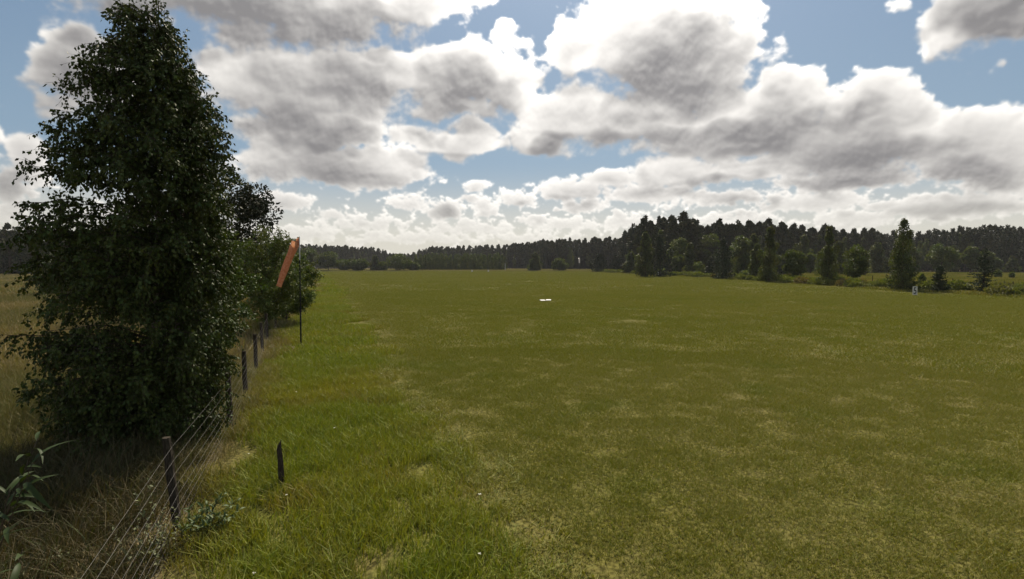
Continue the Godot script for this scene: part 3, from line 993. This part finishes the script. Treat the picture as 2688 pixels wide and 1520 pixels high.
# a leafy shrub or small tree with its own branches
func shrub(called: String, where: Vector3, H: float, R: float, low: float, leaves: int, size: float, k: Color, label: String, s: int, cat := "tree", mat := "leaf_bush") -> Node3D:
	var o := thing(called, where, label, cat)
	var r := rng(s)
	var q := Soup.new()
	var wq := Soup.new()
	var nb := 64
	for b in nb:
		var u := ball(r).normalized()
		var cy := H * (1.0 + low) * 0.5
		var e := Vector3(u.x * R, cy + u.y * H * (1.0 - low) * 0.5, u.z * R) * Vector3(1, 1, 1)
		e = Vector3(e.x * r.randf_range(0.62, 1.05), maxf(e.y, 0.12), e.z * r.randf_range(0.62, 1.05))
		var root := Vector3(e.x * 0.06, clampf(e.y * 0.45, 0.05, H * 0.6), e.z * 0.06)
		var mid := root.lerp(e, 0.55) + Vector3(0, 0.08 * R, 0)
		wq.tube(PackedVector3Array([root, mid, e]), PackedFloat32Array([0.018, 0.011, 0.004]), 4, Color.WHITE)
		var kk := tint(k, r, 0.22, 0.12)
		for t in 10:
			var f := pow(r.randf(), 0.5)
			var c := root.lerp(mid, f * 2.0) if f < 0.5 else mid.lerp(e, f * 2.0 - 1.0)
			var dir := (u * 0.6 + ball(r)).normalized()
			var len := R * r.randf_range(0.14, 0.34)
			for l in int(leaves / float(nb * 10)):
				var p := c + dir * (len * r.randf()) + ball(r) * size * 1.1
				if p.y < 0.03: continue
				var d := (ball(r) + dir * 0.5 + Vector3(0, -0.25, 0)).normalized()
				q.leaf(p, d, d.cross(ball(r)).normalized(), size * r.randf_range(0.7, 1.3), size * r.randf_range(0.45, 0.7), tint(kk, r, 0.3, 0.14), 0.15)
	part("trunk", trunk_mesh(H * 0.7, 0.025 + H * 0.009, s), M.bark, o)
	part("branches", wq.mesh(), M.bark, o, "stuff")
	part("crown", q.mesh(), M[mat], o, "stuff")
	return o

func build_near_trees() -> void:
	build_birch()
	shrub("broadleaf_tree", Vector3(-8.9, 0, -15.6), 4.9, 1.7, 0.12, 26000, 0.085, Color(0.062, 0.085, 0.022), "bushy green tree at the fence just behind the big birch", 61)
	shrub("broadleaf_tree", Vector3(-7.9, 0, -13.4), 2.9, 1.05, 0.15, 12000, 0.075, Color(0.056, 0.078, 0.022), "lower dark leafy tree leaning over the second fence post", 62)
	shrub("broadleaf_tree", Vector3(-12.35, 0, -27.8), 5.3, 2.0, 0.24, 22000, 0.11, Color(0.082, 0.105, 0.026), "yellowish green tree over the fence behind the orange windsock", 63)
	shrub("broadleaf_tree", Vector3(-13.6, 0, -33.5), 4.3, 2.1, 0.26, 20000, 0.13, Color(0.082, 0.108, 0.028), "spreading tree with low boughs reaching out over the verge", 64)
	shrub("broadleaf_tree", Vector3(-18.4, 0, -44.0), 4.2, 2.2, 0.2, 14000, 0.16, Color(0.075, 0.10, 0.028), "last green tree along the fence toward the far woods", 65)
	# dark tall tree behind them
	var p := at(580, HORIZON, 36.0)
	p.y = 0.0
	tree("pine_tree", p, round_crown(66, 10.4, 3.4, 0.05, 17000, 0.2, Color(0.034, 0.040, 0.019)), M.conifer, 9.6, 0.16, "tall dark tree rising behind the big birch", "", 66)
	# a second stand of dark bushes along the meadow side behind the birch
	shrub("broadleaf_tree", at(175, HORIZON, 60.0) * Vector3(1, 0, 1), 5.0, 3.4, 0.02, 14000, 0.22, Color(0.05, 0.065, 0.022), "dark thicket across the dry meadow behind the birch", 67)

# ---------------------------------------------------------------- fence
func fence_point(t: float, s := -1.75) -> Vector3:
	return run_dir * t + run_right * s

func post_mesh(h: float, w: float, lean: Vector3, s: int) -> ArrayMesh:
	var r := rng(s)
	var q := Soup.new()
	var pts := PackedVector3Array()
	for i in 6:
		var t := i / 5.0
		pts.append(Vector3(0, h * t, 0) + lean * t + Vector3(r.randfn(), 0, r.randfn()) * 0.004)
	# squarish sawn post with worn corners
	var ring := []
	for i in 6:
		var rr := PackedVector3Array()
		for c in 8:
			var a := TAU * (c + 0.5) / 8.0
			var m := 0.5 * w * (1.0 if i < 5 else 0.93)
			var x := clampf(cos(a) * m * 1.25, -m, m)
			var z := clampf(sin(a) * m * 1.25, -m, m)
			rr.append(pts[i] + Vector3(x + r.randfn() * 0.0025, -0.02 if i == 0 else 0.0, z + r.randfn() * 0.0025))
		ring.append(rr)
	for i in 5:
		for c in 8:
			var d := (c + 1) % 8
			q.quad(ring[i][c], ring[i][d], ring[i + 1][d], ring[i + 1][c], Color.WHITE)
	for c in range(1, 7):
		q.tri(ring[5][0], ring[5][c], ring[5][c + 1], Color.WHITE)
	return q.mesh()

func build_fence() -> void:
	var o := thing("wire_fence", Vector3.ZERO, "weathered timber posts with strands of wire running along the verge", "fence")
	var feet := []
	feet.append([fence_point(2.2), 1.3, Vector3.ZERO, 0.1])
	feet.append([gp(467, 1394), 1.29, Vector3(-0.11, 0, 0.02), 0.105])
	for q in [[605, 1128, 1.25], [645, 1040, 1.25], [673, 978, 1.3], [689, 932, 1.3], [702, 899, 1.35], [725, 870, 1.3], [739, 840, 1.3], [748, 822, 1.3], [760, 814, 1.3], [766, 807, 1.3], [772, 799, 1.3], [778, 791, 1.25], [783, 782, 1.2], [788, 774, 1.2]]:
		feet.append([gp(q[0], q[1]), q[2], Vector3(-0.03, 0, 0), 0.11])
	for i in feet.size():
		var m := part("post", post_mesh(feet[i][1], feet[i][3], feet[i][2], 700 + i), M.post, o)
		m.position = Vector3(feet[i][0].x, 0, feet[i][0].z)
	var r := rng(5)
	for i in feet.size() - 1:
		for h in [0.08, 0.17, 0.27, 0.38, 0.5, 0.64, 0.8, 0.98, 1.16]:
			var a: Vector3 = feet[i][0] + feet[i][2] * (h / 1.3) + Vector3(0, h, 0) + run_right * 0.055
			var b: Vector3 = feet[i + 1][0] + feet[i + 1][2] * (h / 1.3) + Vector3(0, h, 0) + run_right * 0.055
			var pts := PackedVector3Array()
			var rad := PackedFloat32Array()
			var sag := r.randf_range(0.005, 0.03)
			for k in 9:
				var t := k / 8.0
				pts.append(a.lerp(b, t) + Vector3(0, -sag * 4.0 * t * (1.0 - t), 0) + ball(r) * 0.004)
				rad.append(0.0013)
			var q := Soup.new()
			q.tube(pts, rad, 4, Color.WHITE)
			part("wire", q.mesh(), M.wire, o)
	# the loose stake
	var p := gp(741, 1284)
	var st := Soup.new()
	var ring := []
	var rr := rng(8)
	var prof := [[-0.05, 0.05, 0.0], [0.0, 0.052, 0.0], [0.25, 0.05, -0.012], [0.5, 0.046, -0.026], [0.66, 0.04, -0.04], [0.745, 0.026, -0.03], [0.80, 0.006, -0.01]]
	for f in prof:
		var row := PackedVector3Array()
		for c in 8:
			var a := TAU * c / 8.0
			row.append(Vector3(cos(a) * f[1] + f[2], f[0] + (0.02 * cos(a) if f[0] > 0.6 else 0.0), sin(a) * f[1] * 0.8) + ball(rr) * 0.003)
		ring.append(row)
	for i in ring.size() - 1:
		for c in 8:
			var d := (c + 1) % 8
			st.quad(ring[i][c], ring[i][d], ring[i + 1][d], ring[i + 1][c], Color.WHITE)
	var stake := part(numbered("wooden_stake"), st.mesh(), M.stake, self)
	stake.position = Vector3(p.x, 0, p.z)
	tag(stake, "short dark wooden stake with a slanting pointed top in the verge grass", "stake")
	# fence of the pasture
	var posts := [[2055, 732, 1.3], [2109, 736, 1.35], [2290, 741, 1.4], [2430, 749, 1.4], [2500, 755, 1.45], [2658, 768, 1.45], [1768, 721, 1.2]]
	var pf := thing("pasture_fence", Vector3.ZERO, "thin dark wooden posts standing along the edge of the pasture", "fence")
	for i in posts.size():
		var q := gp(posts[i][0], posts[i][1])
		var m := part("post", post_mesh(posts[i][2], 0.13, Vector3(0.03, 0, 0), 740 + i), M.post, pf)
		m.position = Vector3(q.x, 0, q.z)

# ---------------------------------------------------------------- windsocks and boards
func sock_mesh(path: PackedVector3Array, radii: PackedFloat32Array, fold: float, s: int) -> ArrayMesh:
	var r := rng(s)
	var q := Soup.new()
	var n := 22
	var rings := []
	for i in path.size():
		var d: Vector3 = (path[mini(i + 1, path.size() - 1)] - path[maxi(i - 1, 0)]).normalized()
		var u := d.cross(Vector3(0, 0, 1)).normalized()
		var w := d.cross(u)
		var t := i / float(path.size() - 1)
		var ring := PackedVector3Array()
		for c in n:
			var a := TAU * c / n
			var f := 1.0 + fold * smoothstep(0.0, 0.2, t) * (0.5 * sin(a * 3.0 + t * 4.0) + 0.35 * sin(a * 5.0 - t * 7.0 + 1.0)) + r.randfn() * 0.015
			ring.append(path[i] + (u * cos(a) + w * sin(a) * lerpf(1.0, 0.6, smoothstep(0.0, 0.25, t))) * radii[i] * f)
		rings.append(ring)
	for i in path.size() - 1:
		for c in n:
			var e := (c + 1) % n
			q.quad(rings[i][c], rings[i][e], rings[i + 1][e], rings[i + 1][c], Color.WHITE)
	return q.mesh(true)

func tube_mesh(pts: Array, radii: Array, sides := 12) -> ArrayMesh:
	var q := Soup.new()
	q.tube(PackedVector3Array(pts), PackedFloat32Array(radii), sides, Color.WHITE)
	return q.mesh(true)

func build_windsock() -> void:
	var base := gp(790, 909)
	base.y = 0.0
	var depth := -base.z
	var o := thing("windsock", base, "limp orange windsock on a thin black pole with grey top", "windsock")
	var w := func(px: float, py: float) -> Vector3: return at(px, py, depth) - base
	var top: Vector3 = w.call(786, 621)
	var y1: float = (w.call(788, 814) as Vector3).y
	var y2: float = (w.call(787, 683) as Vector3).y
	var lean := Vector3(top.x / top.y, 0, 0)
	part("pole", tube_mesh([Vector3(0, -0.02, 0), lean * y1 + Vector3(0, y1, 0)], [0.036, 0.036]), M.black_pole, o)
	part("pole", tube_mesh([lean * y1 + Vector3(0, y1 - 0.02, 0), lean * y2 + Vector3(0, y2, 0)], [0.026, 0.026]), M.black_pole, o)
	part("collar", tube_mesh([lean * y1 + Vector3(0, y1 - 0.06, 0), lean * y1 + Vector3(0, y1 + 0.04, 0)], [0.045, 0.045]), M.black_pole, o)
	part("pole_tip", tube_mesh([lean * y2 + Vector3(0, y2 - 0.02, 0), top], [0.021, 0.02]), M.grey_pole, o)
	# hoop: hangs from the top of the pole, tilted
	var hc: Vector3 = w.call(774, 634)
	var path := PackedVector3Array()
	var radii := PackedFloat32Array()
	var ctrl := [[775, 633, 0.155], [772, 645, 0.165], [767, 660, 0.16], [760, 678, 0.15], [752, 699, 0.138], [744, 720, 0.126], [737, 738, 0.117], [731.5, 752, 0.112]]
	for c in ctrl:
		var p: Vector3 = w.call(c[0], c[1])
		path.append(p)
		radii.append(c[2])
	# finer path
	var fine := PackedVector3Array()
	var fr := PackedFloat32Array()
	for i in 29:
		var g := clampf(i / 28.0 * 7.0, 0.0, 6.999)
		fine.append(path[int(g)].lerp(path[int(g) + 1], g - int(g)))
		fr.append(lerpf(radii[int(g)], radii[int(g) + 1], g - int(g)))
	part("sock", sock_mesh(fine, fr, 0.36, 3), M.sock, o)
	var hoop := Soup.new()
	var d := (path[1] - path[0]).normalized()
	var u := d.cross(Vector3(0, 0, 1)).normalized()
	var v := d.cross(u)
	var pts := PackedVector3Array()
	var rad := PackedFloat32Array()
	for c in 25:
		var a := TAU * c / 24.0
		pts.append(path[0] + (u * cos(a) + v * sin(a)) * 0.162)
		rad.append(0.009)
	hoop.tube(pts, rad, 6, Color.WHITE)
	part("hoop", hoop.mesh(true), M.black_pole, o)
	# cloth lashing that ties the mouth to the pole
	var lash := Soup.new()
	var a1: Vector3 = w.call(786.5, 622)
	var a2: Vector3 = w.call(785.5, 647)
	var b1: Vector3 = w.call(779, 627)
	var b2: Vector3 = w.call(776, 654)
	for z in [0.06, -0.06]:
		lash.quad(a1, b1 + Vector3(0, 0, z), b2 + Vector3(0, 0, z), a2, Color.WHITE)
	part("lashing", lash.mesh(), M.sock, o)
	# the distant pale one
	var fb := gp(1521, 711)
	fb.y = 0.0
	var fd := -fb.z
	var f := thing("windsock", fb, "distant pale windsock hanging limp on a thin pole before the woods", "windsock")
	var t2: Vector3 = at(1521, 675, fd) - fb
	part("pole", tube_mesh([Vector3(0, 0, 0), t2], [0.09, 0.06], 6), M.black_pole, f)
	var fp := PackedVector3Array()
	var ff := PackedFloat32Array()
	for i in 9:
		fp.append((at(1519.0 + minf(i, 2) * 0.9, 677.0 + i * 1.7, fd) - fb))
		ff.append(0.42 - i * 0.012)
	part("sock", sock_mesh(fp, ff, 0.2, 6), M.white_sock, f)
	var q := gp(1326, 712)
	q.y = 0.0
	var pole := part(numbered("marker_pole"), tube_mesh([Vector3.ZERO, Vector3(0, 4.6, 0)], [0.12, 0.1], 6), M.white, self)
	pole.position = q
	tag(pole, "thin white pole in front of the young plantation", "pole")

func board(called: String, px: float, base_y: float, w: float, h: float, leg: float, label: String, text: String) -> void:
	var p := gp(px, base_y)
	p.y = 0.0
	var o := thing(called, p, label, "sign")
	o.rotation.y = atan2(-p.x, -p.z) * 0.6
	var q := Soup.new()
	q.box(Vector3(0, leg + h * 0.5, 0), Vector3(w, h, 0.03), Color.WHITE)
	part("panel", q.mesh(), M.white, o)
	for sx in [-1, 1]:
		var l := Soup.new()
		l.box(Vector3(sx * w * 0.35, (leg + 0.1) * 0.5, -0.04), Vector3(0.05, leg + 0.1, 0.04), Color.WHITE)
		part("leg", l.mesh(), M.grey_pole, o)
	if text != "":
		var tm := TextMesh.new()
		tm.text = text
		var sf := SystemFont.new()
		sf.font_names = PackedStringArray(["Droid Sans"])
		sf.font_weight = 700
		tm.font = sf
		tm.font_size = 64
		tm.pixel_size = h * 1.10 / 64.0
		tm.depth = 0.01
		var d := part("number", tm, M.black, o)
		d.position = Vector3(0, leg + h * 0.5, 0.021)
		d.scale = Vector3(0.56, 1.0, 1.0)

func build_markers() -> void:
	board("number_board", 2401.5, 775.5, 0.47, 1.0, 0.06, "white board with a large black 5 on the mown field edge", "5")
	board("distance_board", 1730.5, 724.0, 1.0, 1.5, 0.1, "small far white board with dark marks at the weedy field edge", "")
	var db := get_node("distance_board")
	var mk := Soup.new()
	mk.box(Vector3(0.12, 1.15, 0.021), Vector3(0.42, 0.4, 0.01), Color.WHITE)
	mk.box(Vector3(0.05, 0.85, 0.021), Vector3(0.26, 0.22, 0.01), Color.WHITE)
	mk.box(Vector3(0.15, 0.55, 0.021), Vector3(0.5, 0.34, 0.01), Color.WHITE)
	part("dark_mark", mk.mesh(), M.black, db)
	# white slabs laid in the grass
	var c := gp(1433, 790)
	var o := thing("ground_marker", Vector3(c.x, 0, c.z), "pale white slabs lying flat in the middle of the mown field", "marker")
	for s in [[-0.33, 0.15, 0.48, 1.2, 0.08], [0.28, -0.3, 0.5, 1.2, -0.1]]:
		var q := Soup.new()
		q.box(Vector3(s[0], 0.075, s[1]), Vector3(s[2], 0.05, s[3]), Color.WHITE, Basis(Vector3.UP, s[4]))
		part("slab", q.mesh(), M.white, o)
	for m in [[1239, 713.5, "white box marker at the far end of the mown runway"], [1282, 713.5, "second smaller white marker along the far runway end"]]:
		var p := gp(m[0], m[1])
		p.y = 0
		var q := Soup.new()
		q.box(Vector3(0, 0.45, 0), Vector3(0.8, 0.9, 0.8), Color.WHITE)
		q.box(Vector3(0, 0.95, 0), Vector3(0.9, 0.1, 0.9), Color.WHITE)
		var b := part(numbered("runway_marker"), q.mesh(), M.white, self)
		b.position = p
		tag(b, m[2], "marker")

# ---------------------------------------------------------------- plants near the camera
func big_leaf(len: float, wid: float, curl: float, s: int, k: Color) -> ArrayMesh:
	var r := rng(s)
	var q := Soup.new()
	var rows := []
	for i in 8:
		var t := i / 7.0
		var w := wid * 0.5 * pow(sin(PI * clampf(0.04 + t * 0.95, 0.0, 1.0)), 0.8) * (1.15 - 0.4 * t)
		var c := Vector3(0, -curl * len * t * t, -len * t * (1.0 - 0.25 * curl * t))
		rows.append([c + Vector3(-w, w * 0.35, 0), c, c + Vector3(w, w * 0.35, 0)])
	for i in 7:
		for c in 2:
			q.quad(rows[i][c], rows[i][c + 1], rows[i + 1][c + 1], rows[i + 1][c], tint(k, r, 0.06, 0.03))
	return q.mesh(true)

func plant(called: String, where: Vector3, stems: Array, leaf_meshes: Array, mat: Material, per_stem: int, scale0: float, label: String, cat: String, s: int, splay := 0.8, inner := 0.25) -> void:
	var r := rng(s)
	var o := thing(called, where, label, cat)
	for st in stems:
		var pts := PackedVector3Array()
		var rad := PackedFloat32Array()
		var a: Vector3 = st[0]
		var b: Vector3 = st[1]
		for i in 7:
			var t := i / 6.0
			pts.append(a.lerp(b, t) + Vector3(0, (st[2] as float) * t * (1.0 - t), 0))
			rad.append(lerpf(st[3], st[3] * 0.35, t))
		var q := Soup.new()
		q.tube(pts, rad, 5, Color.WHITE)
		part("stem", q.mesh(true), M.bark, o)
		for i in per_stem:
			var t := lerpf(inner, 1.0, (i + r.randf() * 0.6) / per_stem)
			var gi := clampf(t * 6.0, 0.0, 5.99)
			var p := pts[int(gi)].lerp(pts[int(gi) + 1], gi - int(gi))
			var along := (b - a).normalized()
			var dir := (along * 0.5 + ball(r) * splay + Vector3(0, 0.1, 0)).normalized()
			var l := part("leaf", leaf_meshes[r.randi() % leaf_meshes.size()], mat, o)
			var bs := Basis.looking_at(dir, Vector3.UP if absf(dir.y) < 0.95 else Vector3.RIGHT).rotated(dir, r.randf_range(-0.7, 0.7))
			var sc := scale0 * r.randf_range(0.65, 1.2)
			l.transform = Transform3D(bs.scaled(Vector3(sc, sc, sc)), p)

func build_plants() -> void:
	var long_leaves := []
	for i in 3: long_leaves.append(big_leaf(0.22, 0.034, [0.5, 0.8, 0.35][i], 800 + i, Color(0.030, 0.046, 0.013)))
	var b := at(-60, 1320, 3.6)
	var root := Vector3(b.x - 0.15, 0, b.z)
	var w := func(px: float, py: float, depth: float) -> Vector3: return at(px, py, depth) - root
	plant("sapling", root, [
		[Vector3(0, 0, 0), Vector3(0.05, 1.7, 0.02), 0.0, 0.014],
		[Vector3(0.03, 1.2, 0.0), w.call(100, 1150, 3.6), 0.1, 0.008],
		[Vector3(0.03, 1.1, 0.0), w.call(85, 1215, 3.5), 0.05, 0.007],
		[Vector3(0.02, 0.9, 0.0), w.call(30, 1270, 3.6), 0.05, 0.007],
		[Vector3(0.02, 0.4, 0.0), w.call(60, 1440, 3.3), 0.05, 0.006]],
		long_leaves, M.leaf_bush, 9, 1.0, "young sapling with long drooping glossy leaves beside the dry meadow", "plant", 81, 0.8, 0.62)
	var mid_leaves := []
	for i in 3: mid_leaves.append(big_leaf(0.095, 0.032, [0.3, 0.5, 0.15][i], 820 + i, Color(0.075, 0.105, 0.04)))
	var p := gp(490, 1412)
	var st := []
	var r := rng(82)
	for i in 20: st.append([Vector3(r.randf_range(-0.1, 0.35), 0, r.randf_range(-0.2, 0.2)), Vector3(r.randf_range(-0.1, 0.72), r.randf_range(0.22, 0.5), r.randf_range(-0.3, 0.3)), 0.08, 0.005])
	plant("willow_bush", Vector3(p.x, 0, p.z), st, mid_leaves, M.leaf_bush, 13, 1.0, "low grey green leafy bush at the foot of the leaning fence post", "bush", 83, 0.9)
	var small_leaves := []
	for i in 3: small_leaves.append(big_leaf(0.055, 0.028, [0.3, 0.5, 0.2][i], 830 + i, Color(0.115, 0.125, 0.06)))
	p = gp(405, 1500)
	st = []
	for i in 14: st.append([Vector3(r.randf_range(-0.15, 0.15), 0, r.randf_range(-0.25, 0.2)), Vector3(r.randf_range(-0.5, 0.2), r.randf_range(0.4, 1.0), r.randf_range(-0.35, 0.3)), 0.06, 0.004])
	plant("twiggy_shrub", Vector3(p.x, 0, p.z), st, small_leaves, M.leaf_bush, 15, 1.0, "sparse twiggy shrub with small pale leaves growing through the wires", "shrub", 84, 1.0)
	p = gp(60, 1540)
	st = []
	for i in 14: st.append([Vector3(r.randf_range(-0.4, 0.4), 0, r.randf_range(-0.25, 0.2)), Vector3(r.randf_range(-0.6, 0.6), r.randf_range(0.15, 0.4), r.randf_range(-0.35, 0.3)), 0.06, 0.004])
	plant("ground_shrub", Vector3(p.x, 0, p.z), st, small_leaves, M.leaf_bush, 14, 0.9, "low leafy shrub on the ground below the sapling", "shrub", 85, 1.0)
	# weeds along the right edge of the field, too many and too small to count
	var r2 := rng(91)
	var weed := []
	for k in 4:
		var q := Soup.new()
		spray(q, r2, Vector3(0, 0.35, 0), Vector3(0.75, 0.4, 0.75), 420, 0.2, Color(1, 1, 1), -0.3)
		weed.append(q.mesh())
	var near_edge := func(p2: Vector3) -> bool:
		var dx := p2.x - edge_right(-p2.z)
		return dx > 0.0 and dx < 7.5 and mid_noise.get_noise_2d(p2.x * 0.25, p2.z * 0.25) > -0.1 + dx * 0.04
	var weed_color := func(p2: Vector3) -> Color:
		return Color(0.12, 0.14, 0.035).lerp(Color(0.15, 0.12, 0.055), smoothstep(0.25, 0.6, mid_noise.get_noise_2d(p2.x * 0.4 + 9.0, p2.z * 0.4)))
	scatter("weeds", "leafy weeds growing along the edge of the mown field", weed, M.crown, [3, 0], 1.4, 58.0, 310.0, 0.5, weed_color, 0.6, 1.9, 5.0, 52.0, near_edge)
	# white umbels in the verge
	var fl := Soup.new()
	for i in 9:
		var c := Vector3(r2.randf_range(-0.025, 0.025), 0.26 + r2.randf_range(-0.006, 0.006), r2.randf_range(-0.025, 0.025))
		fl.quad(c + Vector3(-0.012, 0, -0.012), c + Vector3(0.012, 0.003, -0.012), c + Vector3(0.012, 0, 0.012), c + Vector3(-0.012, 0.003, 0.012), Color(1, 1, 1))
	var some := func(p2: Vector3) -> bool: return r2.randf() < 0.02 + 0.3 * clampf(mid_noise.get_noise_2d(p2.x + 70.0, p2.z), 0.0, 1.0)
	var fc := func(_p: Vector3) -> Color: return Color(0.5, 0.5, 0.42)
	scatter("wildflowers", "small white wildflowers dotted through the verge grass", [fl.mesh()], M.straw, [1], 0.5, 6.0, 40.0, 0.2, fc, 0.45, 0.8, -35.0, 20.0, some)

# ---------------------------------------------------------------- scene
func _ready() -> void:
	var cam := Camera3D.new()
	cam.name = "camera"
	add_child(cam)
	cam.position = Vector3(0, EYE, 0)
	cam.rotation_degrees = Vector3(-PITCH, 0, 0)
	cam.fov = rad_to_deg(2.0 * atan(760.0 / F))
	cam.near = 0.05
	cam.far = 6000.0
	cam.current = true
	var env := Environment.new()
	env.background_mode = Environment.BG_SKY
	env.sky = build_sky()
	env.tonemap_mode = Environment.TONE_MAPPER_LINEAR
	env.background_energy_multiplier = 0.66
	env.tonemap_exposure = 1.5
	env.fog_enabled = true
	env.fog_density = 0.00009
	env.fog_light_color = Color(0.93, 0.93, 0.95)
	env.sdfgi_enabled = true
	env.ssao_enabled = true
	env.ssil_enabled = true
	var we := WorldEnvironment.new()
	we.environment = env
	add_child(we)
	var sun := DirectionalLight3D.new()
	sun.name = "sun"
	sun.rotation_degrees = Vector3(-SUN_EL, 180.0 - SUN_AZ, 0)
	sun.light_energy = 1.6
	sun.light_color = Color(1.0, 0.95, 0.87)
	sun.light_angular_distance = 0.6
	sun.shadow_enabled = true
	add_child(sun)

	run_dir = Vector3(sin(deg_to_rad(RUN_AZ)), 0, -cos(deg_to_rad(RUN_AZ)))
	run_right = Vector3(cos(deg_to_rad(RUN_AZ)), 0, sin(deg_to_rad(RUN_AZ)))
	big_noise.seed = 2; big_noise.frequency = 0.035; big_noise.fractal_octaves = 3
	mid_noise.seed = 4; mid_noise.frequency = 0.28; mid_noise.fractal_octaves = 3
	streak_noise.seed = 6; streak_noise.frequency = 0.35; streak_noise.fractal_octaves = 2
	make_materials()
	build_ground()
	build_grass()
	build_forest()
	build_edge_trees()
	build_near_trees()
	build_fence()
	build_windsock()
	build_markers()
	build_plants()
